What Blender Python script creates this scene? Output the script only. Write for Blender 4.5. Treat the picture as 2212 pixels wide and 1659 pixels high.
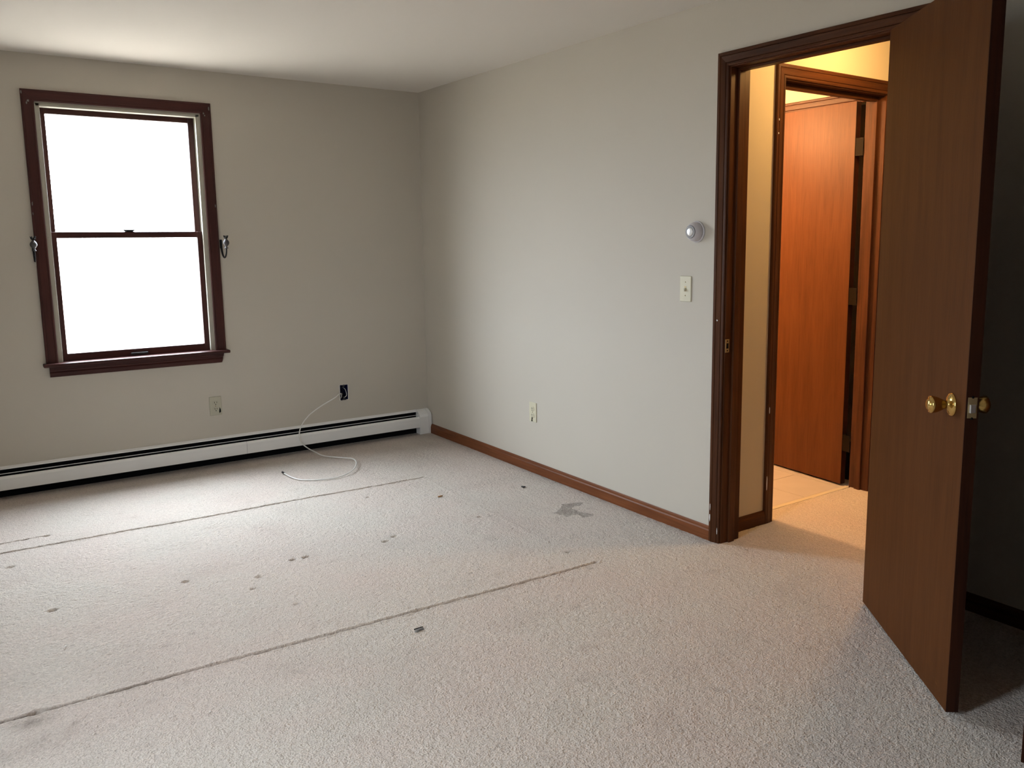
import bpy, bmesh, math, random
import numpy as np
from mathutils import Vector, Matrix
for o in list(bpy.data.objects): bpy.data.objects.remove(o)
scene = bpy.context.scene
col = scene.collection
random.seed(4); rng = np.random.default_rng(7)

# ------------------------------------------------------------ camera
F, YAW, PITCH, ROLL = 1825.114, 0.6245, 0.1487, -0.0077
CAM = Vector((-2.6931, -5.2683, 1.3556)); PPX, PPY = 91.149, -45.25
def cam_axes():
    fwd = Vector((math.sin(YAW)*math.cos(PITCH), math.cos(YAW)*math.cos(PITCH), -math.sin(PITCH)))
    right = Vector((math.cos(YAW), -math.sin(YAW), 0)); up = right.cross(fwd)
    c, s = math.cos(ROLL), math.sin(ROLL)
    return c*right+s*up, -s*right+c*up, fwd
r_, u_, f_ = cam_axes()
cd = bpy.data.cameras.new('camera'); cam = bpy.data.objects.new('camera', cd); col.objects.link(cam)
M = Matrix((r_, u_, -f_)).transposed().to_4x4(); M.translation = CAM; cam.matrix_world = M
cd.sensor_fit = 'HORIZONTAL'; cd.sensor_width = 36; cd.lens = 36*F/2212
cd.shift_x = -PPX/2212; cd.shift_y = PPY/2212; cd.clip_start = .02; cd.clip_end = 300
scene.camera = cam

# ------------------------------------------------------------ world, windows' daylight, exposure
SKY = 62.0                                     # zenith radiance of an overcast sky
w = bpy.data.worlds.new('world'); scene.world = w; w.use_nodes = True
nt = w.node_tree; bg = nt.nodes['Background']; bg.inputs[0].default_value = (.845, .93, 1.03, 1)
tcw = nt.nodes.new('ShaderNodeTexCoord'); sep = nt.nodes.new('ShaderNodeSeparateXYZ'); nt.links.new(tcw.outputs['Generated'], sep.inputs[0])
clampz = nt.nodes.new('ShaderNodeMath'); clampz.operation = 'MAXIMUM'; clampz.inputs[1].default_value = 0; nt.links.new(sep.outputs['Z'], clampz.inputs[0])
cie = nt.nodes.new('ShaderNodeMath'); cie.operation = 'MULTIPLY_ADD'; cie.inputs[1].default_value = SKY*2/3; cie.inputs[2].default_value = SKY/3
nt.links.new(clampz.outputs[0], cie.inputs[0]); nt.links.new(cie.outputs[0], bg.inputs[1])          # overcast sky: (1+2 sin e)/3
def portal(loc, rot, sx, sy):
    l = bpy.data.lights.new('window_portal', 'AREA'); l.shape = 'RECTANGLE'; l.size = sx; l.size_y = sy
    l.cycles.is_portal = True
    o = bpy.data.objects.new('window_portal', l); col.objects.link(o); o.location = loc; o.rotation_euler = rot
portal((-1.81, .14, 1.38), (math.radians(-90), 0, 0), .82, 1.40)
WL = -3.75                                      # left wall plane
LW0, LW1 = -3.98, -3.43                          # window in the left wall (out of frame)
portal((WL-.14, (LW0+LW1)/2, 1.38), (0, math.radians(-90), 0), 1.40, .55)
scene.view_settings.view_transform = 'Standard'; scene.view_settings.look = 'None'
scene.view_settings.gamma = 1; scene.view_settings.use_curve_mapping = False
scene.view_settings.exposure = 0.0

# ------------------------------------------------------------ materials
def node(nt, t, **kw):
    n = nt.nodes.new(t)
    for k, v in kw.items(): setattr(n, k, v)
    return n
def mat(name, color, rough=.5, metal=0, spec=.5, bump=None, var=None, coat=0):
    m = bpy.data.materials.new(name); m.use_nodes = True; nt = m.node_tree; b = nt.nodes['Principled BSDF']
    b.inputs['Base Color'].default_value = (*color, 1); b.inputs['Roughness'].default_value = rough
    b.inputs['Metallic'].default_value = metal; b.inputs['Specular IOR Level'].default_value = spec
    b.inputs['Coat Weight'].default_value = coat
    tc = node(nt, 'ShaderNodeTexCoord')
    if var:
        sc, amt = var
        nz = node(nt, 'ShaderNodeTexNoise'); nz.inputs['Scale'].default_value = sc; nz.inputs['Detail'].default_value = 4
        nt.links.new(tc.outputs['Object'], nz.inputs['Vector'])
        mx = node(nt, 'ShaderNodeMix', data_type='RGBA')
        mx.inputs[6].default_value = (*[c*(1-amt) for c in color], 1); mx.inputs[7].default_value = (*[min(1, c*(1+amt)) for c in color], 1)
        nt.links.new(nz.outputs['Fac'], mx.inputs[0]); nt.links.new(mx.outputs[2], b.inputs['Base Color'])
    if bump:
        sc, st, dist = bump
        nz = node(nt, 'ShaderNodeTexNoise'); nz.inputs['Scale'].default_value = sc; nz.inputs['Detail'].default_value = 3
        nt.links.new(tc.outputs['Object'], nz.inputs['Vector'])
        bp = node(nt, 'ShaderNodeBump'); bp.inputs['Strength'].default_value = st; bp.inputs['Distance'].default_value = dist
        nt.links.new(nz.outputs['Fac'], bp.inputs['Height']); nt.links.new(bp.outputs[0], b.inputs['Normal'])
    return m
def wood(name, dark, light, axis, rough=.38, spec=.5, fine=90, coarse=14, coat=.0):
    m = bpy.data.materials.new(name); m.use_nodes = True; nt = m.node_tree; b = nt.nodes['Principled BSDF']
    b.inputs['Roughness'].default_value = rough; b.inputs['Specular IOR Level'].default_value = spec; b.inputs['Coat Weight'].default_value = coat
    tc = node(nt, 'ShaderNodeTexCoord'); facs = []
    for sc, det in ((coarse, 3), (fine, 4)):
        mp = node(nt, 'ShaderNodeMapping'); s = [sc, sc, sc]; s[axis] = sc*.045 if det == 4 else sc*.09
        mp.inputs['Scale'].default_value = s
        nz = node(nt, 'ShaderNodeTexNoise'); nz.inputs['Scale'].default_value = 1; nz.inputs['Detail'].default_value = det
        nz.inputs['Distortion'].default_value = .6
        nt.links.new(tc.outputs['Object'], mp.inputs[0]); nt.links.new(mp.outputs[0], nz.inputs[0]); facs.append(nz.outputs['Fac'])
    ad = node(nt, 'ShaderNodeMath', operation='MULTIPLY_ADD'); ad.inputs[1].default_value = .55
    nt.links.new(facs[0], ad.inputs[0])
    ml = node(nt, 'ShaderNodeMath', operation='MULTIPLY'); ml.inputs[1].default_value = .45
    nt.links.new(facs[1], ml.inputs[0]); nt.links.new(ml.outputs[0], ad.inputs[2])
    cr = node(nt, 'ShaderNodeValToRGB'); cr.color_ramp.elements[0].position = .36; cr.color_ramp.elements[0].color = (*dark, 1)
    cr.color_ramp.elements[1].position = .64; cr.color_ramp.elements[1].color = (*light, 1)
    nt.links.new(ad.outputs[0], cr.inputs[0]); nt.links.new(cr.outputs[0], b.inputs['Base Color'])
    bp = node(nt, 'ShaderNodeBump'); bp.inputs['Strength'].default_value = .12; bp.inputs['Distance'].default_value = .001
    nt.links.new(facs[1], bp.inputs['Height']); nt.links.new(bp.outputs[0], b.inputs['Normal'])
    return m
def emit(name, color, strength):
    m = bpy.data.materials.new(name); m.use_nodes = True; nt = m.node_tree; nt.nodes.remove(nt.nodes['Principled BSDF'])
    e = node(nt, 'ShaderNodeEmission'); e.inputs[0].default_value = (*color, 1); e.inputs[1].default_value = strength
    nt.links.new(e.outputs[0], nt.nodes['Material Output'].inputs[0]); return m
def glass_mat():
    m = bpy.data.materials.new('window glass'); m.use_nodes = True; nt = m.node_tree; nt.nodes.remove(nt.nodes['Principled BSDF'])
    t = node(nt, 'ShaderNodeBsdfTransparent'); t.inputs[0].default_value = (.97, .98, .98, 1)
    g = node(nt, 'ShaderNodeBsdfGlossy'); g.inputs['Roughness'].default_value = .02
    ge = node(nt, 'ShaderNodeNewGeometry'); dt = node(nt, 'ShaderNodeVectorMath', operation='DOT_PRODUCT'); mx = node(nt, 'ShaderNodeMixShader')
    nt.links.new(ge.outputs['Normal'], dt.inputs[0]); nt.links.new(ge.outputs['Incoming'], dt.inputs[1])
    def mth(op, a, b):
        n = node(nt, 'ShaderNodeMath', operation=op)
        for i, v in enumerate((a, b)):
            if isinstance(v, (int, float)): n.inputs[i].default_value = v
            elif v is not None: nt.links.new(v, n.inputs[i])
        return n.outputs[0]
    fac = mth('ADD', mth('MULTIPLY', mth('POWER', mth('SUBTRACT', 1.0, mth('ABSOLUTE', dt.outputs['Value'], None)), 5.0), .96), .04)   # Schlick, both faces alike
    nt.links.new(fac, mx.inputs[0]); nt.links.new(t.outputs[0], mx.inputs[1]); nt.links.new(g.outputs[0], mx.inputs[2])
    nt.links.new(mx.outputs[0], nt.nodes['Material Output'].inputs[0]); return m
WALL = mat('greige wall paint', (.560, .518, .448), .62, spec=.35, bump=(260, .10, .002), var=(1.3, .02))
WARMWALL = mat('hall wall paint', (.62, .55, .44), .6, spec=.3, bump=(260, .10, .002))
CEIL = mat('ceiling paint', (.76, .72, .665), .9, spec=.1, bump=(420, .25, .002))
def trimset(nm, dark, light, rough, **k): return [wood('%s grain %s' % (nm, 'xyz'[a]), dark, light, a, rough, **k) for a in range(3)]
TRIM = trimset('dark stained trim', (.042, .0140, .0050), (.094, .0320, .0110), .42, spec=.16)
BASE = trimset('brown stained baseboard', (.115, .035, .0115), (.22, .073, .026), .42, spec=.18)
WTRIM = trimset('red mahogany window trim', (.036, .0095, .0080), (.070, .019, .0145), .45, spec=.3)
DOORV = trimset('lauan veneer', (.078, .0265, .0068), (.102, .0355, .0100), .5, spec=.06, coarse=22, fine=160)
DOORB = trimset('glossy lauan veneer', (.088, .0275, .0080), (.124, .0410, .0125), .44, spec=.15, coarse=22, fine=160)
DEDGE = trimset('dark door edge', (.020, .0055, .0025), (.042, .012, .005), .5, spec=.15)
LINER = mat('cream vinyl liner', (.44, .42, .35), .5)
WHITE = mat('white enamel', (.88, .875, .86), .38, var=(6, .03))
BLACK = mat('black void', (.006, .006, .007), .8, spec=.1)
DARKM = mat('dark fins', (.02, .02, .02), .6)
IVORY = mat('ivory plastic', (.64, .60, .45), .4)
IVORY2 = mat('dull ivory plastic', (.48, .46, .36), .55)
BRASS = mat('polished brass', (.62, .42, .14), .18, metal=1)
OLDBRASS = mat('dull brass', (.40, .31, .17), .45, metal=.8)
HINGE = mat('tarnished hinge', (.012, .0070, .0025), .6, spec=.06)
LEVER = mat('dull dark lever', (.02, .024, .022), .6)
STEEL = mat('bright steel', (.80, .80, .80), .32, metal=.6)
PEWTER = mat('pewter', (.11, .105, .11), .42, metal=1)
IRON = mat('black iron', (.012, .011, .012), .6, spec=.12)
BLUE = mat('blue plastic box', (.004, .007, .055), .5)
CABLE = mat('white cable jacket', (.78, .77, .74), .4)
GREYP = mat('lilac grey plastic', (.60, .575, .60), .35)
CHIP = mat('bare chipped paint', (.75, .73, .70), .8)
GLASS = glass_mat()
VINYL = mat('pale vinyl tile', (.56, .52, .53), .45, var=(9, .08))
GROUT = mat('vinyl joint', (.70, .66, .60), .6)
GROUND = mat('pale overcast ground', (.235, .20, .16), .9)
TILED = mat('pale threshold', (.66, .60, .50), .5, var=(20, .06))

def carpet():
    m = bpy.data.materials.new('beige cut pile carpet'); m.use_nodes = True; nt = m.node_tree; b = nt.nodes['Principled BSDF']
    b.inputs['Roughness'].default_value = .95; b.inputs['Specular IOR Level'].default_value = .05
    b.inputs['Sheen Weight'].default_value = .15; b.inputs['Sheen Roughness'].default_value = .6
    tc = node(nt, 'ShaderNodeNewGeometry')
    def noise(sc, det=3, rough=.6):
        n = node(nt, 'ShaderNodeTexNoise'); n.inputs['Scale'].default_value = sc; n.inputs['Detail'].default_value = det
        n.inputs['Roughness'].default_value = rough; nt.links.new(tc.outputs['Position'], n.inputs['Vector']); return n.outputs['Fac']
    def mix(fac, a, bb, lo, hi):
        mr = node(nt, 'ShaderNodeMapRange'); mr.inputs[1].default_value = lo; mr.inputs[2].default_value = hi
        nt.links.new(fac, mr.inputs[0]); mx = node(nt, 'ShaderNodeMix', data_type='RGBA'); nt.links.new(mr.outputs[0], mx.inputs[0])
        for s, v in ((6, a), (7, bb)):
            if isinstance(v, tuple): mx.inputs[s].default_value = (*v, 1)
            else: nt.links.new(v, mx.inputs[s])
        return mx.outputs[2]
    base = mix(noise(2.1, 4), (.612, .525, .468), (.604, .546, .486), .38, .62)
    mott = mix(noise(7.0, 5, .7), base, (.48, .410, .355), .58, .80)
    tuft = noise(185, 2, .5); tuft2 = noise(70, 2, .5)
    tm = mix(tuft, (.60, .58, .56), (1.18, 1.18, 1.18), .33, .62)
    mu = node(nt, 'ShaderNodeMix', data_type='RGBA', blend_type='MULTIPLY'); mu.inputs[0].default_value = .42
    nt.links.new(mott, mu.inputs[6]); nt.links.new(tm, mu.inputs[7])
    tm2 = mix(tuft2, (.82, .81, .80), (1.1, 1.1, 1.1), .35, .65)
    mu2 = node(nt, 'ShaderNodeMix', data_type='RGBA', blend_type='MULTIPLY'); mu2.inputs[0].default_value = .35
    nt.links.new(mu.outputs[2], mu2.inputs[6]); nt.links.new(tm2, mu2.inputs[7])
    at = node(nt, 'ShaderNodeAttribute'); at.attribute_name = 'soil_shade'
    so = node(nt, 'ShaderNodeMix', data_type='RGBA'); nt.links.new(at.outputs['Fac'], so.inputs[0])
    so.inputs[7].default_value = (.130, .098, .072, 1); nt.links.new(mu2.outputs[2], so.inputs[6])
    nt.links.new(so.outputs[2], b.inputs['Base Color'])
    sm = node(nt, 'ShaderNodeMath', operation='ADD'); nt.links.new(tuft, sm.inputs[0]); nt.links.new(tuft2, sm.inputs[1])
    bp = node(nt, 'ShaderNodeBump'); bp.inputs['Strength'].default_value = .9; bp.inputs['Distance'].default_value = .0065
    nt.links.new(sm.outputs[0], bp.inputs['Height']); nt.links.new(bp.outputs[0], b.inputs['Normal'])
    return m
CARPET = carpet()

# ------------------------------------------------------------ helpers
def link(name, me, m=None, parent=None, smooth=False):
    if m is not None and not me.materials: me.materials.append(m)
    if smooth: me.polygons.foreach_set('use_smooth', [True]*len(me.polygons))
    o = bpy.data.objects.new(name, me); col.objects.link(o)
    if parent is not None: o.parent = parent; o.matrix_parent_inverse = parent.matrix_world.inverted()
    return o
def raw(name, v, f, m, parent=None, smooth=False):
    me = bpy.data.meshes.new(name); me.from_pydata([tuple(p) for p in v], [], f)
    bm = bmesh.new(); bm.from_mesh(me); bmesh.ops.recalc_face_normals(bm, faces=bm.faces); bm.to_mesh(me); bm.free()
    return link(name, me, m, parent, smooth)
BF = [(0,1,3,2),(4,6,7,5),(0,4,5,1),(2,3,7,6),(0,2,6,4),(1,5,7,3)]
def bv(b): x0,x1,y0,y1,z0,z1 = b; return [(x,y,z) for x in (x0,x1) for y in (y0,y1) for z in (z0,z1)]
def boxes(name, bl, m, parent=None, bevel=0, xf=None, seg=2):
    bm = bmesh.new()
    for b in bl:
        vs = [bm.verts.new(Vector(p) if xf is None else xf @ Vector(p)) for p in bv(b)]
        for f in BF: bm.faces.new([vs[i] for i in f])
    bmesh.ops.recalc_face_normals(bm, faces=bm.faces)
    if bevel: bmesh.ops.bevel(bm, geom=list(bm.edges), offset=bevel, segments=seg, profile=.5, affect='EDGES')
    me = bpy.data.meshes.new(name); bm.to_mesh(me); bm.free()
    return link(name, me, m, parent)
def box(name, b, m, parent=None, bevel=0, xf=None): return boxes(name, [b], m, parent, bevel, xf)
def empty(name, loc, label=None, cat=None, group=None, kind=None):
    o = bpy.data.objects.new(name, None); col.objects.link(o); o.location = loc; o.empty_display_size = .1
    bpy.context.view_layer.update(); tag(o, label, cat, group, kind); return o
def tag(o, label=None, cat=None, group=None, kind=None):
    if label: o['label'] = label
    if cat: o['category'] = cat
    if group: o['group'] = group
    if kind: o['kind'] = kind
    return o
def struct(o, label, cat): return tag(o, label, cat, kind='structure')
def smoothpath(pts, n=8):
    P = [Vector(p) for p in pts]; out = []
    for i in range(len(P)-1):
        a, b, c, d = P[max(i-1,0)], P[i], P[i+1], P[min(i+2,len(P)-1)]
        for k in range(n):
            t = k/n; out.append(.5*((2*b)+(c-a)*t+(2*a-5*b+4*c-d)*t*t+(3*b-a-3*c+d)*t**3))
    out.append(P[-1]); return out
def tube(name, pts, r, m, parent=None, seg=10):
    v, f = [], []; n = len(pts)
    t0 = (pts[1]-pts[0]).normalized(); nr = t0.orthogonal().normalized()
    for i, p in enumerate(pts):
        t = (pts[min(i+1,n-1)]-pts[max(i-1,0)]).normalized(); nr = (nr-t*nr.dot(t)).normalized(); bn = t.cross(nr)
        rr = r(i/(n-1)) if callable(r) else r
        for k in range(seg):
            a = 2*math.pi*k/seg; v.append(p+nr*math.cos(a)*rr+bn*math.sin(a)*rr)
    for i in range(n-1):
        for k in range(seg): f.append((i*seg+k, i*seg+(k+1)%seg, (i+1)*seg+(k+1)%seg, (i+1)*seg+k))
    f.append(tuple(range(seg))); f.append(tuple(range((n-1)*seg, n*seg)))
    return raw(name, v, f, m, parent, True)
def lathe(name, prof, axis_o, axis_d, m, parent=None, seg=40, smooth=True):
    d = Vector(axis_d).normalized(); a = d.orthogonal().normalized(); b = d.cross(a); o = Vector(axis_o); v, f = [], []
    for r, h in prof:
        for k in range(seg):
            t = 2*math.pi*k/seg; v.append(o+d*h+(a*math.cos(t)+b*math.sin(t))*max(r, 1e-5))
    for i in range(len(prof)-1):
        for k in range(seg): f.append((i*seg+k, i*seg+(k+1)%seg, (i+1)*seg+(k+1)%seg, (i+1)*seg+k))
    f.append(tuple(range(seg))); f.append(tuple(range((len(prof)-1)*seg, len(prof)*seg)))
    return raw(name, v, f, m, parent, smooth)
def sweep(name, prof, p0, p1, wdir, tdir, m, parent=None, m0=0, m1=0):
    """profile (w,t) swept from p0 to p1; mitre m0/m1 shifts the ends by w*m"""
    p0, p1, wd, td = Vector(p0), Vector(p1), Vector(wdir), Vector(tdir); ax = (p1-p0).normalized(); n = len(prof)
    v = [p0+wd*a+td*b-ax*a*m0 for a, b in prof]+[p1+wd*a+td*b+ax*a*m1 for a, b in prof]
    f = [(i, (i+1)%n, n+(i+1)%n, n+i) for i in range(n)]+[tuple(range(n)), tuple(range(n, 2*n))]
    return raw(name, v, f, m, parent)
CAS = [(0,0),(0,.008),(.004,.0105),(.011,.0105),(.013,.008),(.015,.0115),(.030,.0135),(.038,.0150),(.040,.0120),(.042,.0155),(.052,.0160),(.055,.0145),(.055,0)]
def wall_plate(name, axis, pos0, pos1, a0, a1, z0, z1, holes, m, parent=None):
    """wall slab with rectangular holes; axis 'y' = slab at const y spanning x, 'x' = slab at const x spanning y"""
    A = sorted({a0, a1}|{h[i] for h in holes for i in (0, 1)}); Z = sorted({z0, z1}|{h[i] for h in holes for i in (2, 3)}); bl = []
    for i in range(len(A)-1):
        run = None
        for j in range(len(Z)-1):
            ca, cz = (A[i]+A[i+1])/2, (Z[j]+Z[j+1])/2
            hole = any(h[0] < ca < h[1] and h[2] < cz < h[3] for h in holes)
            if not hole:
                if run is None: run = [Z[j], Z[j+1]]
                else: run[1] = Z[j+1]
            if hole or j == len(Z)-2:
                if run is not None: bl.append((A[i], A[i+1], run[0], run[1])); run = None
    if axis == 'y': return boxes(name, [(a, b, pos0, pos1, c, d) for a, b, c, d in bl], m, parent)
    return boxes(name, [(pos0, pos1, a, b, c, d) for a, b, c, d in bl], m, parent)

H = 2.312
YN = -6.25                                      # near wall (behind the camera)
# doorway numbers
DY0, DY1 = -2.785, -3.535; DH = 2.035           # bedroom doorway clear opening
BX0, BX1 = .425, 1.195                          # bathroom doorway clear opening
HY = -2.715; TB = .115                          # hall wall plane, wall thickness
ALC = .23                                       # recess wall plane behind the open door

# ------------------------------------------------------------ the shell
struct(wall_plate('wall_back', 'y', 0, .15, WL-.15, .115, -.02, H+.05, [(-2.225,-1.395,.668,2.078), (-.637,-.583,.300,.398)], WALL),
       'greige painted wall with the window and the long heater', 'wall')
struct(wall_plate('wall_right', 'x', 0, TB, -3.69, 0, -.02, H+.05, [(DY1-.02, DY0+.02, -.03, DH+.02)], WALL),
       'greige painted wall with the open doorway, thermostat and light switch', 'wall')
struct(boxes('wall_recess', [(ALC, ALC+.115, -4.16, -3.69, -.02, H+.05), (TB, ALC+.115, -3.69, -3.67, -.02, H+.05), (0, ALC+.115, -4.21, -4.16, -.02, H+.05), (0,TB,YN-.1,-4.21,-.02,H+.05), (ALC+.0, ALC+.115, YN-.1, -4.21, -.02, H+.05)], WALL),
       'dark shaded wall of the recess behind the open bedroom door', 'wall')
struct(wall_plate('wall_left', 'x', WL-.15, WL, YN, 0, -.02, H+.05, [(LW0, LW1, .668, 2.078)], WALL), 'greige side wall with a second window, left of the view', 'wall')
struct(box('wall_near', (WL-.15, 0, YN-.12, YN, -.02, H+.05), WALL), 'greige wall behind the viewer', 'wall')
struct(box('ceiling', (WL-.15, .23, YN-.12, .15, H, H+.12), CEIL), 'off-white textured bedroom ceiling', 'ceiling')
struct(wall_plate('wall_hall', 'y', HY, HY+TB, TB, 2.4, -.02, H+.05, [(BX0-.02, BX1+.02, -.03, DH+.02)], WARMWALL), 'cream hall wall around the bathroom doorway, lit warm yellow', 'wall')
struct(boxes('wall_hall_end', [(2.4, 2.5, YN, -.6, -.02, H+.05), (ALC+.115, 2.4, YN, YN+.1, -.02, H+.05)], WARMWALL), 'cream far end walls of the hall', 'wall')
struct(box('ceiling_hall', (.23, 2.5, YN, -.5, H, H+.12), CEIL), 'off-white ceiling over hall and bathroom', 'ceiling')
struct(boxes('wall_bathroom', [(1.33, 1.43, HY+TB, -2.56, -.02, H+.05), (1.33, 1.43, -1.90, -.6, -.02, H+.05), (1.33, 1.43, -2.56, -1.90, 2.047, H+.05), (1.43, 2.1, -2.655, -2.56, -.02, H+.05), (1.43, 2.1, -1.90, -1.80, -.02, H+.05), (2.1, 2.2, -2.655, -1.80, -.02, H+.05), (.24, 1.43, -.6, -.5, -.02, H+.05), (.115, .25, HY+TB, -.5, -.02, H+.05)], WARMWALL), 'cream bathroom walls seen above the inner door', 'wall')  # closet opening behind the leaf is added so the hinge gap stays dark
struct(box('floor_light_block', (WL-.15, 2.5, YN-.1, .15, -.25, -.032), GROUND), 'unseen slab added beneath the carpet to block light', 'slab')  # added to stop light leaking up from below the floor
g = boxes('ground_outside', [(-60, 60, -60, 60, -1.3, -1.2)], GROUND); struct(g, 'pale bright ground outside the window', 'ground')

# ---- carpet: a real relief with the bed's press lines, dents and ridges
SEAMS = [  # x0,y0,x1,y1,width,depth
    (-3.4,-2.503,-2.60,-2.536,.0055,.011), (-2.57,-2.537,-.577,-2.620,.0050,.0095),
    (-3.2,-.957,-.569,-1.030,.0052,.012), (-3.2,-.835,-2.411,-.833,.0035,.007)]
RIDGES = [(-.569,-1.03,-.60,-2.30,.012,.0016), (-.9,-.93,-2.2,-.90,.010,.0010)]
DENTS = [(-2.014,-1.789,.013,.011),(-2.475,-1.768,.014,.011),(-2.576,-1.175,.016,.006),(-1.59,-1.82,.013,.010),(-1.534,-1.822,.013,.010),
         (-1.178,-1.853,.012,.009),(-1.118,-1.816,.012,.009),(-.663,-1.819,.011,.008),(-.969,-1.184,.013,.005),(-2.586,-2.532,.016,.013),
         (-1.819,-2.025,.010,.005),(-1.762,-1.92,.016,.004),(-.577,-2.62,.010,.006),(-.569,-1.03,.011,.008),(-2.411,-.833,.014,.008),(-.599,-2.452,.010,.004),(-1.729,-2.266,.010,.004)]
def segd(X, Y, s):
    x0,y0,x1,y1 = s[:4]; dx, dy = x1-x0, y1-y0; L = dx*dx+dy*dy
    t = np.clip(((X-x0)*dx+(Y-y0)*dy)/L, 0, 1); return np.hypot(X-x0-t*dx, Y-y0-t*dy)
def vnoise(X, Y, sc, seed):
    r = np.random.default_rng(seed); T = r.random((64, 64)); x, y = X*sc, Y*sc
    i, j = np.floor(x).astype(int), np.floor(y).astype(int); fx, fy = x-i, y-j
    fx, fy = fx*fx*(3-2*fx), fy*fy*(3-2*fy); g = lambda a, b: T[a % 64, b % 64]
    return (g(i,j)*(1-fx)+g(i+1,j)*fx)*(1-fy)+(g(i,j+1)*(1-fx)+g(i+1,j+1)*fx)*fy
def relief(X, Y):
    Z = (vnoise(X, Y, 2.3, 1)-.5)*.004+(vnoise(X, Y, 40, 2)-.5)*.0016+(vnoise(X, Y, 95, 3)-.5)*.0022
    wob = (vnoise(X, Y, 60, 5)-.5)*.004+(vnoise(X, Y, 18, 6)-.5)*.004
    for s in SEAMS:
        d = np.abs(segd(X, Y+wob, s)); Z -= s[5]*np.exp(-(d/s[4])**2)
        Z += .0016*np.exp(-((d-s[4]*2.6)/(s[4]*1.3))**2)
    for s in RIDGES: Z += s[5]*np.exp(-(segd(X, Y+wob, s)/s[4])**2)
    for x, y, r, dep in DENTS: Z -= dep*1.9*np.exp(-(((X-x)/r)**2+((Y-y)/(r*.75))**2)**1.6)
    return Z-.0005
STAIN = [(-.356,-1.985),(-.317,-1.987),(-.225,-1.908),(-.167,-1.922),(-.123,-1.963),(-.174,-1.975),(-.219,-1.984),(-.229,-2.047),(-.213,-2.093),(-.192,-2.129),(-.216,-2.145),(-.27,-2.13),(-.265,-2.08),(-.323,-2.084),(-.314,-2.043)]
def inside(X, Y, poly):
    r = np.zeros(X.shape, bool); n = len(poly)
    for i in range(n):
        x0,y0 = poly[i]; x1,y1 = poly[(i+1) % n]
        c = ((y0 > Y) != (y1 > Y)) & (X < (x1-x0)*(Y-y0)/(y1-y0+1e-12)+x0); r ^= c
    return r
def soil_shade(X, Y):
    n1, n2, n3 = vnoise(X, Y, 30, 11), vnoise(X, Y, 110, 12), vnoise(X, Y, 9, 13)
    wx, wy = X+(n1-.5)*.02+(n2-.5)*.012, Y+(vnoise(X, Y, 30, 14)-.5)*.02
    S = .58*inside(wx, wy, STAIN)*(.55+.7*n2)
    S += .34*np.exp(-np.clip(-Y-.055, 0, 9)/.06)*(.6+.6*n3)*(X < .05)                 # filtration soiling along the heater, deepened to stand in for shadow there
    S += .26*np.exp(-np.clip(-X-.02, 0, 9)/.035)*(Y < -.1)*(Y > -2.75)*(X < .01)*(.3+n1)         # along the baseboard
    S += .48*np.exp(-np.hypot((X+2.60)/.05, (Y+2.585)/.035)**2)*(.5+n2)                # by the press line's dent
    S += .42*np.exp(-np.hypot((X+2.78)/.22, (Y+2.72)/.055)**2)*n3*1.4*(.4+n2)
    for x, y, r, a in [(-.909,-3.629,.014,.45),(-.897,-2.913,.018,.3),(-.599,-2.452,.016,.5),(-.63,-2.66,.010,.5),(-2.10,-2.28,.012,.35),(-1.4,-2.55,.010,.4),(-1.16,-1.99,.009,.5),(-.75,-2.55,.011,.4),(-1.95,-1.62,.008,.35),(-1.06,-2.40,.010,.35),(-.62,-1.84,.012,.4),(-2.20,-2.32,.016,.35),(-1.729,-2.266,.009,.5),(-1.80,-2.03,.008,.5),(-.96,-3.0,.007,.5),(-.34,-2.92,.02,.25),(-.25,-2.98,.03,.2),(-1.6,-1.3,.008,.35),(-.45,-2.3,.009,.4),(-.20,-2.62,.012,.35),(.03,-2.90,.012,.5),(.0,-2.93,.010,.4),(-2.5,-2.66,.006,.6),(-1.0,-3.35,.008,.3),(-1.45,-3.3,.006,.3)]:
        S += a*np.exp(-np.hypot((wx-x)/r, (Y-y)/(r*.7))**2)
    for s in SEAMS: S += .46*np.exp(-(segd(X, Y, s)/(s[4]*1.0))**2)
    for x, y, r, dep in DENTS: S += dep*55*np.exp(-(((X-x)/r)**2+((Y-y-.002)/(r*.6))**2)*2.2)  # dents also darkened off-centre, shade put into the colour
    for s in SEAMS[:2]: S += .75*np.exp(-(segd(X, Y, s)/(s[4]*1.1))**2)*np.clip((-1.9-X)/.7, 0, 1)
    S += .5*np.exp(-np.hypot((X+2.59)/.018, (Y+2.53)/.014)**2)
    S += .10*np.clip(vnoise(X, Y, 5.2, 15)-.62, 0, 1)*2.5*(n2+.4)
    return np.clip(S, 0, .8)
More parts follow.
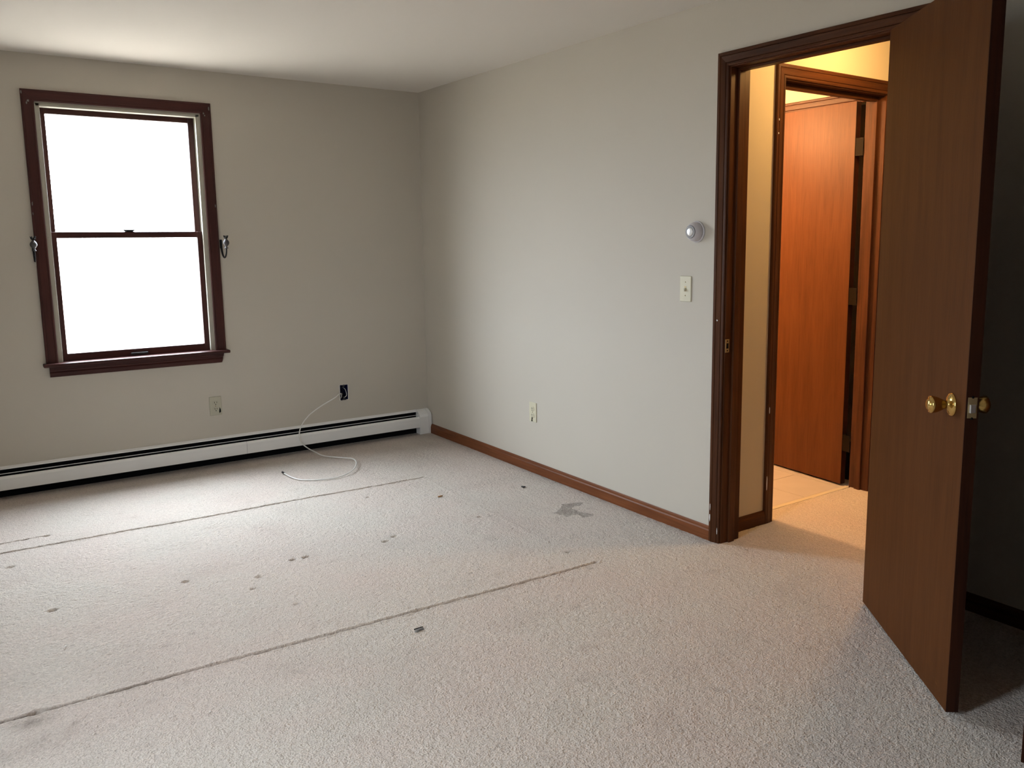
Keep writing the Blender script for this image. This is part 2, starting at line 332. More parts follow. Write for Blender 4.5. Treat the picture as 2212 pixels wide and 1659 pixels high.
def carpet_grid(name, xs, ys, tilt):
    X, Y = np.meshgrid(xs, ys)
    if tilt:
        k = np.interp(Y, [-6, -3.2, -2.58, -1.8, -1.0, -.3, 0], [0, 0, -.0415, -.034, -.0277, 0, 0]); Y = Y+k*(X+1.573)*np.clip((0.02-X)/.3, 0, 1)*np.clip((X+3.7)/.2, 0, 1)
    Z = relief(X, Y); ny, nx = X.shape
    me = bpy.data.meshes.new(name); me.vertices.add(nx*ny); me.vertices.foreach_set('co', np.stack([X, Y, Z], -1).astype('f').ravel())
    idx = np.arange(nx*ny).reshape(ny, nx); q = np.stack([idx[:-1,:-1], idx[:-1,1:], idx[1:,1:], idx[1:,:-1]], -1).reshape(-1, 4)
    nf = len(q); me.loops.add(nf*4); me.loops.foreach_set('vertex_index', q.astype('i').ravel())
    me.polygons.add(nf); me.polygons.foreach_set('loop_start', np.arange(0, nf*4, 4, dtype='i')); me.polygons.foreach_set('loop_total', np.full(nf, 4, 'i'))
    me.polygons.foreach_set('use_smooth', np.ones(nf, bool))
    at = me.attributes.new('soil_shade', 'FLOAT', 'POINT'); at.data.foreach_set('value', soil_shade(X, Y).astype('f').ravel())
    me.update(calc_edges=True); me.validate(); return link(name, me, CARPET)
def steps(parts):
    out = []
    for a, b, st in parts: out += list(np.linspace(a, b, max(2, int(round(abs(b-a)/st))+1))[:-1])
    out.append(parts[-1][1]); return np.array(out)
xs = steps([(WL-.02,-3.0,.03), (-3.0,.06,.0052)])
ys = steps([(YN-.02,-4.7,.03), (-4.7,-2.605,.0075), (-2.605,-2.550,.0018), (-2.550,-1.025,.0050), (-1.025,-.975,.0014), (-.975,-.86,.0065), (-.86,-.81,.002), (-.81,.02,.0065)])
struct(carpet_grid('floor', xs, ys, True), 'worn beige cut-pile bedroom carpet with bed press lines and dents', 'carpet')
struct(carpet_grid('floor_hall', steps([(.06,1.35,.0075),(1.35,2.42,.05)]), steps([(YN,-4.2,.05),(-4.2,-2.612,.0075)]), False), 'beige hall carpet lit orange from the bathroom', 'carpet')
struct(box('floor_unseen_closet', (1.33, 2.1, -2.56, -1.90, -.03, -.008), DARKM), 'dark unseen closet floor added behind the bathroom door', 'floor')  # belongs to the added closet that keeps the hinge gap black
# bathroom floor: tiles + threshold
fb = struct(box('floor_bathroom', (.2, 1.4, -2.596, -.5, -.03, -.0095), GROUT), 'pale pinkish vinyl tile floor of the bathroom beyond the doorway', 'floor')
ts = .305
for i in range(4):
    for j in range(7):
        x0 = .26+i*ts; y0 = -2.563+j*ts
        if x0 > 1.3 or y0 > -.75: continue
        box('tile', (x0+.0015, min(x0+ts, 1.328)-.0015, y0+.0015, y0+ts-.0015, -.012, -.0075), VINYL, fb, .001)
box('gap_shade_strip', (BX0-.01, BX1+.01, -2.611, -2.597, -.03, -.010), DEDGE[0], fb)  # dark strip stands in for the shadowed gap at the carpet edge
box('threshold_strip', (BX0-.02, BX1+.02, -2.597, -2.566, -.012, -.005), TILED, fb, .002)

# ------------------------------------------------------------ baseboards
BB = [(0,0),(0,.014),(.046,.014),(.052,.011),(.058,.0105),(.062,.006),(.0645,.004),(.0645,0)]
def bboard(name, p0, p1, td, m, label):
    o = sweep(name, BB, p0, p1, (0,0,1), td, m); return struct(o, label, 'baseboard')
bboard('baseboard_right', (0,-.062,0), (0,-2.724,0), (-1,0,0), BASE[1], 'brown stained baseboard along the wall below the outlet')
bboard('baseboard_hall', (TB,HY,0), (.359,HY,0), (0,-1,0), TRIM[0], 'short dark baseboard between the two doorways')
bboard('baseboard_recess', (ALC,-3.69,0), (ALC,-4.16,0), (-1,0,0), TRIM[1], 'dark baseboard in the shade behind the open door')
bboard('baseboard_near', (WL,YN,0), (0,YN,0), (0,1,0), BASE[0], 'brown baseboard on the wall behind the viewer')
bboard('baseboard_left', (WL,YN,0), (WL,-.07,0), (1,0,0), BASE[1], 'brown baseboard along the left wall')

# ------------------------------------------------------------ windows
def window(name, xf, label, W2=.410):
    """local frame: x along the wall (0 = centre), y outward (+) / into room (-), z up"""
    zb, zt = .697, 2.072                # casing inner half width, stool top, head
    t = empty(name, (0,0,0)); struct(t, label, 'window'); parts = []
    def P(o): parts.append(o); return o
    T = WTRIM; cp = [(0,0),(0,.011),(.004,.0135),(.010,.0140),(.012,.0128),(.014,.0142),(.046,.0158),(.048,.0148),(.050,.0162),(.056,.0162),(.0583,.014),(.0583,0)]
    P(sweep('casing_side', cp, (-W2,0,zb), (-W2,0,zt), (-1,0,0), (0,-1,0), T[2], t, 0, 1))
    P(sweep('casing_side', cp, (W2,0,zb), (W2,0,zt), (1,0,0), (0,-1,0), T[2], t, 0, 1))
    P(sweep('casing_head', cp, (-W2,0,zt), (W2,0,zt), (0,0,1), (0,-1,0), T[0], t, 1, 1))
    P(box('stool', (-W2-.074, W2+.074, -.050, .045, zb-.018, zb), T[0], t, .005))
    ap = [(0,0),(0,.013),(.004,.016),(.018,.016),(.021,.011),(.028,.0105),(.036,.015),(.050,.0145),(.056,.010),(.059,.004),(.059,0)]
    P(sweep('apron', [(a, b) for a, b in ap], (-W2-.045,0,zb-.018), (W2+.045,0,zb-.018), (0,0,-1), (0,-1,0), T[0], t, 0, -.25))
    j = .016
    P(boxes('jamb', [(-W2-.006,-W2+.004,.0,.15,zb-.03,zt+.006), (W2-.004,W2+.006,.0,.15,zb-.03,zt+.006), (-W2,W2,.0,.15,zt-.004,zt+.006), (-W2,W2,.045,.17,zb-.03,zb-.006)], LINER, t))
    for s in (-1, 1):
        P(boxes('jamb_liner', [(min(s*(W2-.004),s*(W2-.024)),max(s*(W2-.004),s*(W2-.024)),.006,.030,zb,zt-.004), (min(s*(W2-.004),s*(W2-.012)),max(s*(W2-.004),s*(W2-.012)),.030,.068,zb,zt-.004), (min(s*(W2-.004),s*(W2-.020)),max(s*(W2-.004),s*(W2-.020)),.068,.074,zb,zt-.004)], LINER, t, .0015))
    P(box('head_liner', (-W2+.004,W2-.004,.006,.060,zt-.022,zt-.004), LINER, t, .003))
    def sash(nm, y0, y1, z0, z1, st, top, bot):
        x = W2-.014; s = P(boxes(nm, [(-x,-x+st,y0,y1,z0,z1), (x-st,x,y0,y1,z0,z1)], T[2], t, .003))
        for rn, a, b in (('rail', z1-top, z1), ('rail', z0, z0+bot)):
            P(box(rn, (-x+st-.001, x-st+.001, y0+.001, y1-.001, a, b), T[0], s, .003))
        P(box('pane', (-x+st-.006, x-st+.006, (y0+y1)/2-.002, (y0+y1)/2+.002, z0+bot-.006, z1-top+.006), GLASS, s)); return s
    sash('upper_sash', .076, .106, 1.366, zt-.006, .038, .043, .034)
    ls = sash('lower_sash', .034, .066, zb-.004, 1.400, .037, .033, .045)
    P(box('finger_lift', (-.045,.045,.022,.036,zb+.008,zb+.020), LEVER, ls, .003))
    lk = P(lathe('sash_lock', [(0,0),(.022,0),(.022,.006),(.016,.010),(0,.011)], (0,.052,1.399), (0,0,1), IRON, t, 20))
    P(box('lock_lever', (-.030,.026,.030,.046,1.404,1.412), IRON, lk, .003))
    t.matrix_world = xf; return t
bpy.context.view_layer.update()
win = window('window_1', Matrix.Translation((-1.811, 0, 0)), 'double-hung window with dark red-brown casing and two white panes')
window('window_2', Matrix.Translation((WL, (LW0+LW1)/2, 0)) @ Matrix.Rotation(math.radians(90), 4, 'Z'), 'second double-hung window in the left wall, beyond the frame', (LW1-LW0)/2-.005)
def chip(parent, pts3, n, m=CHIP):
    """a sliver of bare wood where the finish has flaked off"""
    n = Vector(n); v = [Vector(p)+n*.0004 for p in pts3]; k = len(v); v2 = [p+n*.0006 for p in v]
    f = [tuple(range(k)), tuple(range(k, 2*k))]+[(i, (i+1) % k, k+(i+1) % k, k+i) for i in range(k)]
    raw('paint_chip', v+v2, f, m, parent)
for cx, cz, a, b in [(-2.274,2.112,.004,.013),(-2.247,2.071,.007,.008),(-2.254,2.060,.004,.008),(-1.384,2.072,.005,.009),(-1.378,2.060,.004,.006),(-1.353,2.100,.004,.014),(-2.272,1.546,.004,.016),(-1.352,1.548,.004,.014),(-2.273,1.495,.003,.010),(-2.215,1.37,.002,.002)]:
    chip(win, [(cx+a*random.uniform(.6,1)*math.cos(t), -.0162, cz+b*random.uniform(.6,1)*math.sin(t)) for t in np.linspace(0, 2*math.pi, 8)[:-1]], (0,-1,0), mat('grey flake', (.22,.22,.20), .7) if abs(cz-1.52) > .1 else mat('dull flake', (.15,.15,.15), .8))

# ------------------------------------------------------------ door frames
t1 = struct(empty('trim_1', (0,-3.16,0)), 'dark stained door frame and casing around the bedroom doorway', 'door frame')
ci0, ci1, cz = DY0+.006, DY1-.006, DH+.005
cs = sweep('casing_side', CAS, (0,ci0,0), (0,ci0,cz), (0,1,0), (-1,0,0), TRIM[2], t1, 0, 1)
sweep('casing_side', [(a*2, b) for a, b in CAS], (0,ci1,0), (0,ci1,cz), (0,-1,0), (-1,0,0), TRIM[2], t1, 0, .5)
sweep('casing_head', CAS, (0,ci0,cz), (0,ci1,cz), (0,0,1), (-1,0,0), TRIM[1], t1, 1, 2)
sweep('casing_side', CAS, (TB,ci1,0), (TB,ci1,cz), (0,-1,0), (1,0,0), TRIM[2], t1, 0, 1)
sweep('casing_head', CAS, (TB,ci0-.0,cz), (TB,ci1,cz), (0,0,1), (1,0,0), TRIM[1], t1, 0, 1)
jl = box('jamb', (0,TB,DY0,DY0+.019,0,DH+.019), TRIM[2], t1, .001); box('jamb', (0,TB,DY1-.019,DY1,0,DH+.019), TRIM[2], t1, .001)
box('head_jamb', (0,TB,DY1,DY0,DH,DH+.019), TRIM[1], t1, .001)
box('stop', (.040,.074,DY0-.011,DY0,0,DH), TRIM[2], t1, .002); box('stop', (.040,.074,DY1,DY1+.011,0,DH), TRIM[2], t1, .002)
box('head_stop', (.040,.074,DY1+.011,DY0-.011,DH-.011,DH), TRIM[1], t1, .002)
sp = box('strike_plate', (-.001,.024,DY0-.0016,DY0,.857,.914), OLDBRASS, t1, .0007)
box('latch_hole', (.006,.019,DY0-.0022,DY0-.0012,.874,.897), BLACK, sp)
for z in (.865,.906): lathe('screw', [(0,0),(.0035,0),(.003,.001),(0,.0012)], (.0125,DY0-.0014,z), (0,-1,0), BLACK, sp, 10)
for y, z, a, b in [(-2.7325,.162,.0018,.020),(-2.7312,.112,.0035,.022),(-2.751,.995,.004,.005),(-2.776,.06,.002,.02)]:
    chip(t1, [(-.0162, y+a*random.uniform(.6,1)*math.cos(t), z+b*random.uniform(.6,1)*math.sin(t)) for t in np.linspace(0, 2*math.pi, 9)[:-1]], (-1,0,0))

t2 = struct(empty('trim_2', (.8,-2.66,0)), 'dark stained door frame and casing around the bathroom doorway', 'door frame')
bi0, bi1 = BX0-.006, BX1+.006; CB = [(a*1.1, b) for a, b in CAS]
sweep('casing_side', CB, (bi0,HY,0), (bi0,HY,cz), (-1,0,0), (0,-1,0), TRIM[2], t2, 0, 1)
sweep('casing_side', CB, (bi1,HY,0), (bi1,HY,cz), (1,0,0), (0,-1,0), TRIM[2], t2, 0, 1)
sweep('casing_head', CB, (bi0,HY,cz), (bi1,HY,cz), (0,0,1), (0,-1,0), TRIM[0], t2, 1, 1)
box('jamb', (BX0-.019,BX0,HY,HY+TB,-.008,DH+.019), TRIM[2], t2, .001); box('jamb', (BX1,BX1+.019,HY,HY+TB,-.008,DH+.019), TRIM[2], t2, .001)
box('head_jamb', (BX0,BX1,HY,HY+TB,DH,DH+.019), TRIM[0], t2, .001)
ys0 = HY+TB-.040-.034
box('stop', (BX0,BX0+.014,ys0,ys0+.034,-.008,DH), TRIM[2], t2, .002); box('stop', (BX1-.014,BX1,ys0,ys0+.034,-.008,DH), TRIM[2], t2, .002)
box('head_stop', (BX0+.014,BX1-.014,ys0,ys0+.034,DH-.024,DH), TRIM[0], t2, .002)
for x, z, a, b in [(.366,.55,.003,.02),(.362,.20,.003,.05),(.371,1.86,.003,.006),(.370,1.80,.003,.005)]:
    chip(t2, [(x+a*random.uniform(.6,1)*math.cos(t), HY-.0162, z+b*random.uniform(.6,1)*math.sin(t)) for t in np.linspace(0, 2*math.pi, 9)[:-1]], (0,-1,0))
t3 = struct(empty('trim_3', (1.33,-2,0)), 'dark casing of a closet behind the bathroom door', 'door frame')
sweep('casing_head', CAS, (1.33,-2.53,2.042), (1.33,-1.90,2.042), (0,0,1), (-1,0,0), TRIM[1], t3, 1, 1)
sweep('casing_side', CAS, (1.33,-1.90,-.008), (1.33,-1.90,2.042), (0,1,0), (-1,0,0), TRIM[2], t3, 0, 1)

# ------------------------------------------------------------ doors
KNOB = [(0,.066),(.014,.066),(.0155,.064),(.016,.062),(.022,.061),(.0245,.058),(.0245,.054),(.022,.042),(.017,.030),(.0125,.022),(.011,.016),(.014,.012),(.022,.009),(.030,.005),(.033,.002),(.033,0)]
def door(name, hinge_pt, ang, L, z0, z1, th, label, knob_u=None, knob_z=.885, hinges=()):
    """leaf local: x along the leaf from the hinge, y = thickness (front face y=0, back y=-th), turned by ang"""
    t = empty(name, (hinge_pt[0], hinge_pt[1], 0)); struct(t, label, 'door')
    xf = Matrix.Translation((hinge_pt[0], hinge_pt[1], 0)) @ Matrix.Rotation(ang, 4, 'Z')
    e = .0012; lf = box('leaf', (0+e,L-e,-th,0,z0,z1), DOORV[2], None, .0006, None)
    # object coordinates stay local to the leaf so that the grain runs with it
    def place(o, par): o.parent = par; o.matrix_parent_inverse = par.matrix_world.inverted(); o.matrix_world = xf; return o
    bpy.context.view_layer.update(); place(lf, t)
    place(box('edge_band', (L-e,L+.0004,-th+.0003,-.0003,z0,z1), DEDGE[2], None), t)
    place(box('edge_band', (-.0004,e,-th+.0003,-.0003,z0,z1), DEDGE[2], None), t)
    if knob_u:
        for s, nm in ((1, 'knob'), (-1, 'knob')):
            k = lathe(nm, KNOB, (knob_u, 0 if s > 0 else -th, knob_z), (0,s,0), BRASS, None, 40); place(k, t)
        p = boxes('latch_plate', [(L,L+.0016,-th/2-.0125,-th/2+.0125,knob_z-.0285+.008,knob_z+.0285+.008)], OLDBRASS, None, .0007); place(p, t)
        zc = knob_z+.006
        bolt = raw('latch_bolt', [(L,-th/2-.008,zc-.011),(L,-th/2+.008,zc-.011),(L,-th/2-.008,zc+.011),(L,-th/2+.008,zc+.011),(L+.011,-th/2-.008,zc-.011),(L+.004,-th/2+.008,zc-.011),(L+.011,-th/2-.008,zc+.011),(L+.004,-th/2+.008,zc+.011)],
                   [(0,1,3,2),(4,5,7,6),(0,1,5,4),(2,3,7,6),(0,2,6,4),(1,3,7,5)], STEEL, None); place(bolt, p)
        for dz in (-.021,.037):
            s_ = lathe('screw', [(0,0),(.0036,0),(.0032,.0012),(0,.0014)], (L+.0012,-th/2,knob_z+dz), (1,0,0), BLACK, None, 12); place(s_, p)
    for hz in hinges:
        h = boxes('hinge', [(-.0025,.0002,-th+.001,-.004,hz-.045,hz+.045), (-.034,-.0025,-th-.0005,-th+.0015,hz-.045,hz+.045)], OLDBRASS, None, .0004); place(h, t)
        k = tube('knuckle', [Vector((-.004,-th-.004,hz-.045)), Vector((-.004,-th-.004,hz+.045))], .0055, OLDBRASS, None, 12); place(k, h)
    return t
d1 = door('door_1', (-.0160,-3.5526), math.radians(-128.14), .735, .012, 2.030, .035, 'brown veneered bedroom door standing open, with brass knobs and latch plate', .648, .884)
# bathroom leaf: front face looks to -x, thickness towards +x
def door2():
    t = struct(empty('door_2', (1.193,-2.548,0)), 'glossy orange-lit brown bathroom door opened inwards on brass hinges', 'door')
    xf = Matrix.Translation((1.193,-2.548,0)) @ Matrix.Rotation(math.radians(85.2), 4, 'Z'); th, L = .035, .755
    def place(o, par): o.parent = par; o.matrix_parent_inverse = par.matrix_world.inverted(); o.matrix_world = xf; return o
    bpy.context.view_layer.update()
    place(box('leaf', (.0012,L,-th,0,.003,2.030), DOORB[2], None, .0006), t)
    place(box('edge_band', (-.0004,.0012,-th+.0003,-.0003,.003,2.030), DEDGE[2], None), t)
    for hz in (.235,1.03,1.80):
        h = place(boxes('hinge', [(-.0022,.0,-th+.002,-.003,hz-.045,hz+.045), (-.050,-.0022,-.0035,-.0015,hz-.045,hz+.045)], HINGE, None, .0004), t)
        k = place(tube('knuckle', [Vector((-.004,-th*.5,hz-.045)), Vector((-.004,-th*.5,hz+.045))], .006, HINGE, None, 12), h)
    place(lathe('knob', KNOB, (L-.07,0,.89), (0,1,0), BRASS, None, 32), t)
    return t
door2()
# closet door by the viewer's right, only its near corner in view
ua = math.atan2(-.357,-.934)
door('door_3', (-.001,-4.165), ua, .590, .012, 2.03, .030, 'brown closet door, only a sliver at the lower right corner', None)

# ------------------------------------------------------------ baseboard heater
ht = tag(empty('baseboard_heater', (-1.85,0,0)), 'long white hot-water baseboard heater with black slots below the window', 'heater')
X0, XJ, X1 = WL+.01, -1.270, -.094
sweep('back_panel', [(0.0,0),(0,.004),(.160,.004),(.163,.022),(.160,.027),(.155,.028),(.157,.024),(.158,.008),(.166,.003),(.167,0)], (X0,0,0), (X1,0,0), (0,0,1), (0,-1,0), WHITE, ht)
for a, b in ((X0, XJ-.0008), (XJ+.0008, X1)):
    sweep('front_cover', [(.049,.050),(.050,.063),(.112,.064),(.123,.058),(.125,.052),(.123,.0515),(.119,.056),(.110,.0615),(.053,.0605),(.052,.050)], (a,0,0), (b,0,0), (0,0,1), (0,-1,0), WHITE, ht)
sweep('damper', [(.134,.040),(.1365,.0415),(.1376,.0437),(.1364,.0442),(.1355,.0424),(.1332,.041)], (X0,0,0), (X1,0,0), (0,0,1), (0,-1,0), WHITE, ht)
boxes('heating_element', [(X0, X1, -.050, -.006, .056, .104)], DARKM, ht); box('slot_shade_panel', (X0,X1,-.0065,-.0042,.001,.156), BLACK, ht)  # black panel stands in for the shade inside the slots
ec = [(0.0,0),(.0,.064),(.122,.0665),(.140,.060),(.153,.045),(.163,.026),(.167,.008),(.167,0)]
sweep('end_cap', ec, (X1-.001,0,0), (-.030,0,0), (0,0,1), (0,-1,0), WHITE, ht)
sweep('end_cap_lip', [(a*1.01, b*1.04) for a, b in ec], (-.029,0,0), (-.006,0,0), (0,0,1), (0,-1,0), WHITE, ht)

# ------------------------------------------------------------ wall devices
def outlet(loc, axis, plate_m, label, crack):
    """axis 'y': on the back wall facing -y; axis 'x': on the right wall facing -x"""
    t = tag(empty('electrical_outlet', loc), label, 'outlet')
    R = Matrix.Translation(loc) @ (Matrix.Identity(4) if axis == 'y' else Matrix.Rotation(math.radians(-90), 4, 'Z'))
    boxes('cover_plate', [(-.035,.035,-.0055,0,-.057,.057)], plate_m, t, .0025, R)
    for s in (-1, 1):
        zc = s*.0195; v, f = [], []; n = 24
        for y in (-.0075, -.003):
            for k in range(n):
                a = 2*math.pi*k/n; x, z = .0172*math.cos(a), .0172*math.sin(a); z = max(-.0135, min(.0135, z)); v.append(R @ Vector((x, y, zc+z)))
        f = [tuple(range(n)), tuple(range(n, 2*n))]+[(k, (k+1) % n, n+(k+1) % n, n+k) for k in range(n)]
        rc = raw('receptacle', v, f, plate_m, t)
        boxes('slot', [(-.0078,-.0054,-.0082,-.0070,zc-.002,zc+.0075), (.0054,.0078,-.0082,-.0070,zc-.001,zc+.0070)], BLACK, rc, 0, R)
        lathe('ground_hole', [(0,0),(.0026,0),(.0026,.0010),(0,.0011)], R @ Vector((0,-.0072,zc-.0085)), R.to_3x3() @ Vector((0,-1,0)), BLACK, rc, 12)
    lathe('screw', [(0,0),(.003,0),(.0025,.0012),(0,.0014)], R @ Vector((0,-.0055,0)), R.to_3x3() @ Vector((0,-1,0)), OLDBRASS, t, 12)
    v = [R @ Vector((x, -.0084, z)) for x, z in crack]; v2 = [R @ Vector((x, -.0040, z)) for x, z in crack]; k = len(v)
    raw('broken_gap', v+v2, [tuple(range(k)), tuple(range(k, 2*k))]+[(i, (i+1) % k, k+(i+1) % k, k+i) for i in range(k)], BLACK, t)
    return t
outlet((-1.423,0,.358), 'y', IVORY2, 'dull ivory outlet with a broken corner below the window', [(.022,-.010),(.027,-.022),(.028,-.037),(.020,-.045),(.018,-.036)])
outlet((0,-1.322,.356), 'x', IVORY, 'white-ivory outlet with a cracked lower socket on the doorway wall', [(.000,-.026),(.003,-.028),(.001,-.036),(-.003,-.044),(.000,-.052),(-.007,-.056),(-.009,-.050),(-.006,-.042),(-.006,-.034)])
# light switch
sw = tag(empty('light_switch', (0,-2.545,1.120)), 'ivory toggle light switch plate under the round thermostat', 'switch')
boxes('cover_plate', [(-.0055,0,-2.580,-2.510,1.063,1.177)], IVORY, sw, .0025)
box('toggle_slot', (-.0062,-.0050,-2.5502,-2.5398,1.108,1.132), OLDBRASS, sw)
raw('toggle', [(-.005,-2.549,1.114),(-.005,-2.541,1.114),(-.005,-2.549,1.126),(-.005,-2.541,1.126),(-.016,-2.548,1.108),(-.016,-2.542,1.108),(-.0155,-2.548,1.117),(-.0155,-2.542,1.117)], [(0,1,3,2),(4,5,7,6),(0,1,5,4),(2,3,7,6),(0,2,6,4),(1,3,7,5)], IVORY, sw)
for z in (1.090,1.150): lathe('screw', [(0,0),(.003,0),(.0025,.0010),(0,.0012)], (-.0055,-2.545,z), (-1,0,0), OLDBRASS, sw, 12)
# thermostat
th_ = tag(empty('thermostat', (0,-2.608,1.371)), 'round grey dial thermostat beside the doorway casing', 'thermostat')
TC = (0,-2.608,1.371)
lathe('base_ring', [(0,0),(.046,0),(.0468,.002),(.0465,.005),(.043,.007),(0,.007)], TC, (-1,0,0), GREYP, th_, 48)
lathe('body', [(0,.007),(.041,.007),(.0415,.014),(.0405,.024),(.037,.032),(.031,.038),(.0285,.0395),(0,.0395)], TC, (-1,0,0), GREYP, th_, 48)
dl = lathe('dial', [(0,.0395),(.0275,.0395),(.0285,.042),(.0275,.045),(.024,.0462),(.0225,.0452),(0,.0452)], TC, (-1,0,0), mat('smoked clear plastic', (.36,.36,.38), .15), th_, 48)
lathe('dial_face', [(0,.0450),(.0195,.0450),(.0190,.0472),(.014,.0490),(.007,.0498),(0,.0500)], TC, (-1,0,0), STEEL, dl, 40)
# opened electrical box with loose wires
bx = tag(empty('electrical_box', (-.61,0,.349)), 'open blue electrical box without a cover, wires showing', 'electrical box')
boxes('box_shell', [(-.637,-.635,-.001,.062,.300,.398), (-.585,-.583,-.001,.062,.300,.398), (-.635,-.585,-.001,.062,.300,.302), (-.635,-.585,-.001,.062,.396,.398), (-.635,-.585,.060,.062,.302,.396)], BLUE, bx)
for z in (.393,.305): lathe('screw_ear', [(0,0),(.007,0),(.007,.003),(.0025,.003),(.0025,.001),(0,.001)], (-.610,.002,z), (0,-1,0), PEWTER, bx, 16)
for xe in (-.641,-.583): box('wall_edge', (xe,xe+.004,-.0015,.004,.297,.401), CHIP, bx)
tube('wire', smoothpath([(-.598,.055,.375),(-.594,.02,.365),(-.590,.008,.34),(-.592,.004,.325),(-.600,.010,.314),(-.610,.03,.312)]), .0022, CABLE, bx, 8)
tube('wire', smoothpath([(-.630,.05,.33),(-.628,.01,.335),(-.626,.004,.322),(-.630,.012,.308)]), .0026, CABLE, bx, 8)
tube('wire', smoothpath([(-.610,.05,.36),(-.612,.02,.34),(-.616,.008,.318),(-.608,.006,.304)]), .0022, IRON, bx, 8)
boxes('crumbled_edge', [(-.634,-.620,-.002,.001,.2965,.3005), (-.617,-.596,-.002,.001,.297,.3000)], IRON, bx, .0008)
# coaxial cable
cpts = [(-.612,.040,.322),(-.622,.008,.338),(-.655,-.030,.346),(-.701,-.060,.329),(-.802,-.072,.287),(-.880,-.078,.241),(-.930,-.081,.186),(-.950,-.083,.130),(-.944,-.084,.080),(-.914,-.100,.043),(-.883,-.160,.020),(-.855,-.243,.0075),(-.784,-.368,.010),(-.750,-.448,.015),(-.779,-.573,.018),(-.861,-.701,.014),(-.966,-.753,.007),(-1.068,-.734,.0055),(-1.150,-.675,.0055),(-1.181,-.590,.008),(-1.191,-.495,.012)]
cb = tag(tube('coaxial_cable', smoothpath(cpts, 10), .0034, CABLE, None, 12), 'white coaxial cable looping from the wall box onto the carpet', 'cable')
e0, e1 = Vector(cpts[-2]), Vector(cpts[-1]); dd = (e1-e0).normalized()
tube('connector', [e1-dd*.006, e1+dd*.004, e1+dd*.020], .0056, IRON, cb, 12)

# ------------------------------------------------------------ curtain holdbacks
def holdback(x, y0, label):
    t = tag(empty('curtain_holdback', (x,0,1.3)), label, 'holdback', 'curtain holdbacks beside the window')
    q = 1 if x > -1.8 else -.2
    boxes('wall_plate', [(x-.007,x+.007,y0-.004,y0,1.300,1.352)], IRON, t, .0015)
    arm = tube('hook', smoothpath([(x,y0-.006,1.347),(x,y0-.008,1.318),(x,y0-.014,1.285),(x+.002*q,y0-.026,1.258),(x+.005*q,y0-.042,1.247),(x+.008*q,y0-.058,1.256),(x+.011*q,y0-.067,1.278),(x+.012*q,y0-.070,1.303)]), lambda s: .0058-.0018*s, IRON, t, 12)
    c = (x+.012*q, y0-.070, 0)
    fin = lathe('finial', [(0,1.300),(.010,1.300),(.011,1.303),(.010,1.306),(.006,1.308),(.0065,1.314),(.012,1.320),(.0165,1.328),(.0175,1.335),(.0155,1.343),(.010,1.350),(.0065,1.355),(.006,1.360),(.009,1.364),(0,1.366)], c, (0,0,1), PEWTER, t, 24)
    for k in range(6):
        a = 2*math.pi*k/6; d = Vector((math.cos(a), math.sin(a), 0)); b = Vector((x+.012*q, y0-.070, 1.360))
        tube('petal', [b+d*.003, b+d*.010+Vector((0,0,.008)), b+d*.013+Vector((0,0,.017))], lambda s: .0048-.0035*s, IRON, fin, 8)
holdback(-1.330, 0, 'dark metal curtain hook on the right of the window casing')
holdback(-2.286, 0, 'dark metal curtain hook on the left of the window casing')

# ------------------------------------------------------------ bits on the carpet
def bit(name, loc, prof, h, m, label, cat, rz=0):
    R = Matrix.Translation(loc) @ Matrix.Rotation(rz, 4, 'Z'); k = len(prof)
    v = [R @ Vector((x, y, 0)) for x, y in prof]+[R @ Vector((x*.85, y*.8, h)) for x, y in prof]
    f = [tuple(range(k)), tuple(range(k, 2*k))]+[(i, (i+1) % k, k+(i+1) % k, k+i) for i in range(k)]
    return tag(raw(name, v, f, m), label, cat)
cl = bit('clip', (-1.457,-2.735,.0005), [(-.018,.000),(-.015,-.007),(-.007,-.008),(.006,-.005),(.017,-.004),(.019,.002),(.012,.005),(-.006,.005),(-.014,.006)], .006, mat('grey clip', (.20,.20,.195), .5), 'small grey plastic clip lying in front of the long press line', 'clip')
box('clip_ridge', (-1.474,-1.440,-2.732,-2.729,.004,.0085), IRON, cl, .001)
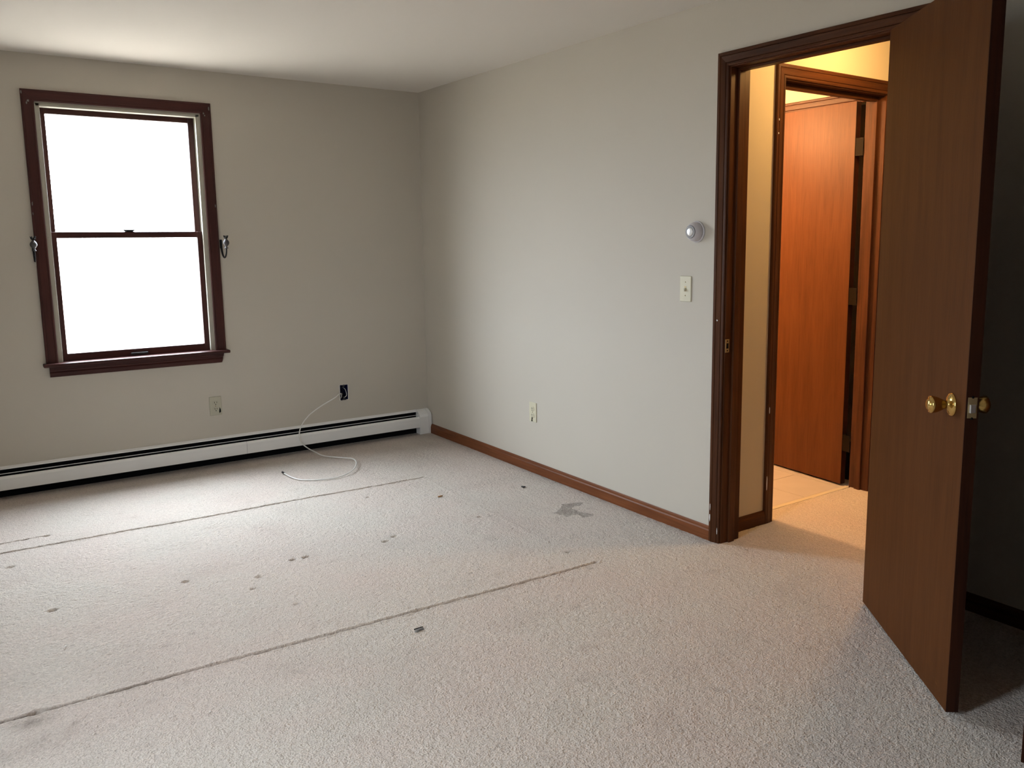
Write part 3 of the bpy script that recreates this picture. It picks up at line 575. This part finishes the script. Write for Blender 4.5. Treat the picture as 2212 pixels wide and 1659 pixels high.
lf = bit('dry_leaf', (-.665,-1.415,.001), [(-.016,-.002),(-.010,.007),(-.003,.004),(.002,.010),(.008,.003),(.016,.004),(.011,-.005),(.003,-.003),(-.004,-.008)], .004, mat('ochre leaf', (.33,.16,.05), .8), 'ochre scrap of dry leaf near the middle of the carpet', 'leaf')
tube('stem', [Vector((-.672,-1.418,.003)), Vector((-.660,-1.414,.006)), Vector((-.648,-1.412,.004))], .0011, mat('leaf stem', (.2,.1,.04), .8), lf, 6)
bit('lint_scrap', (-.222,-1.543,.001), [(-.010,-.006),(-.004,.004),(-.007,.014),(.001,.010),(.006,.000),(.012,-.005),(.003,-.008)], .006, mat('dark lint', (.05,.05,.05), .9), 'tiny dark scrap of lint near the baseboard', 'scrap')
for x, y, lab in [(-2.47,-2.13,'white paper crumb left of the long press line'),(-.889,-3.657,'white paper crumb on the carpet towards the open door'),(-2.18,-2.84,'white paper crumb on the carpet before the press line'),(-1.42,-2.16,'white paper crumb near the middle of the carpet')]:
    s = .004 if x > -2.3 else .006
    bit('paper_crumb', (x,y,.001), [(-s,-s*.4),(s*.2,-s*.6),(s,s*.1),(s*.4,s*.5),(-s*.7,s*.4)], .003, CHIP, lab, 'crumb', .5)

# ------------------------------------------------------------ the lamps of hall and bathroom
WARM = (1.0, .545, .195)
lh = tag(empty('ceiling_lamp', (.70,-3.20,H)), 'warm dome lamp on the hall ceiling', 'lamp')
lathe('lamp_base', [(0,0),(.075,0),(.08,-.02),(.07,-.03),(0,-.03)], (.70,-3.20,H), (0,0,1), BRASS, lh, 32)
lathe('lamp_shade', [(0,-.03),(.068,-.03),(.082,-.055),(.078,-.085),(.05,-.11),(0,-.118)], (.70,-3.20,H), (0,0,1), emit('lamp glow', (1.0, .57, .185), 146), lh, 32)
lb = tag(empty('vanity_lamp', (.25,-1.5,2.02)), 'warm globe lamp on the bathroom side wall', 'lamp')
lathe('lamp_base', [(0,0),(.05,0),(.05,.02),(.02,.03),(.02,.11),(0,.11)], (.25,-1.5,2.02), (1,0,0), BRASS, lb, 24)
lathe('bulb', [(0.001,.11)]+[(.05*math.sin(a), .165-.05*math.cos(a)) for a in np.linspace(.35, math.pi-.02, 12)], (.25,-1.5,2.02), (1,0,0), emit('bulb glow', (1.0, .55, .23), 1250), lb, 24)
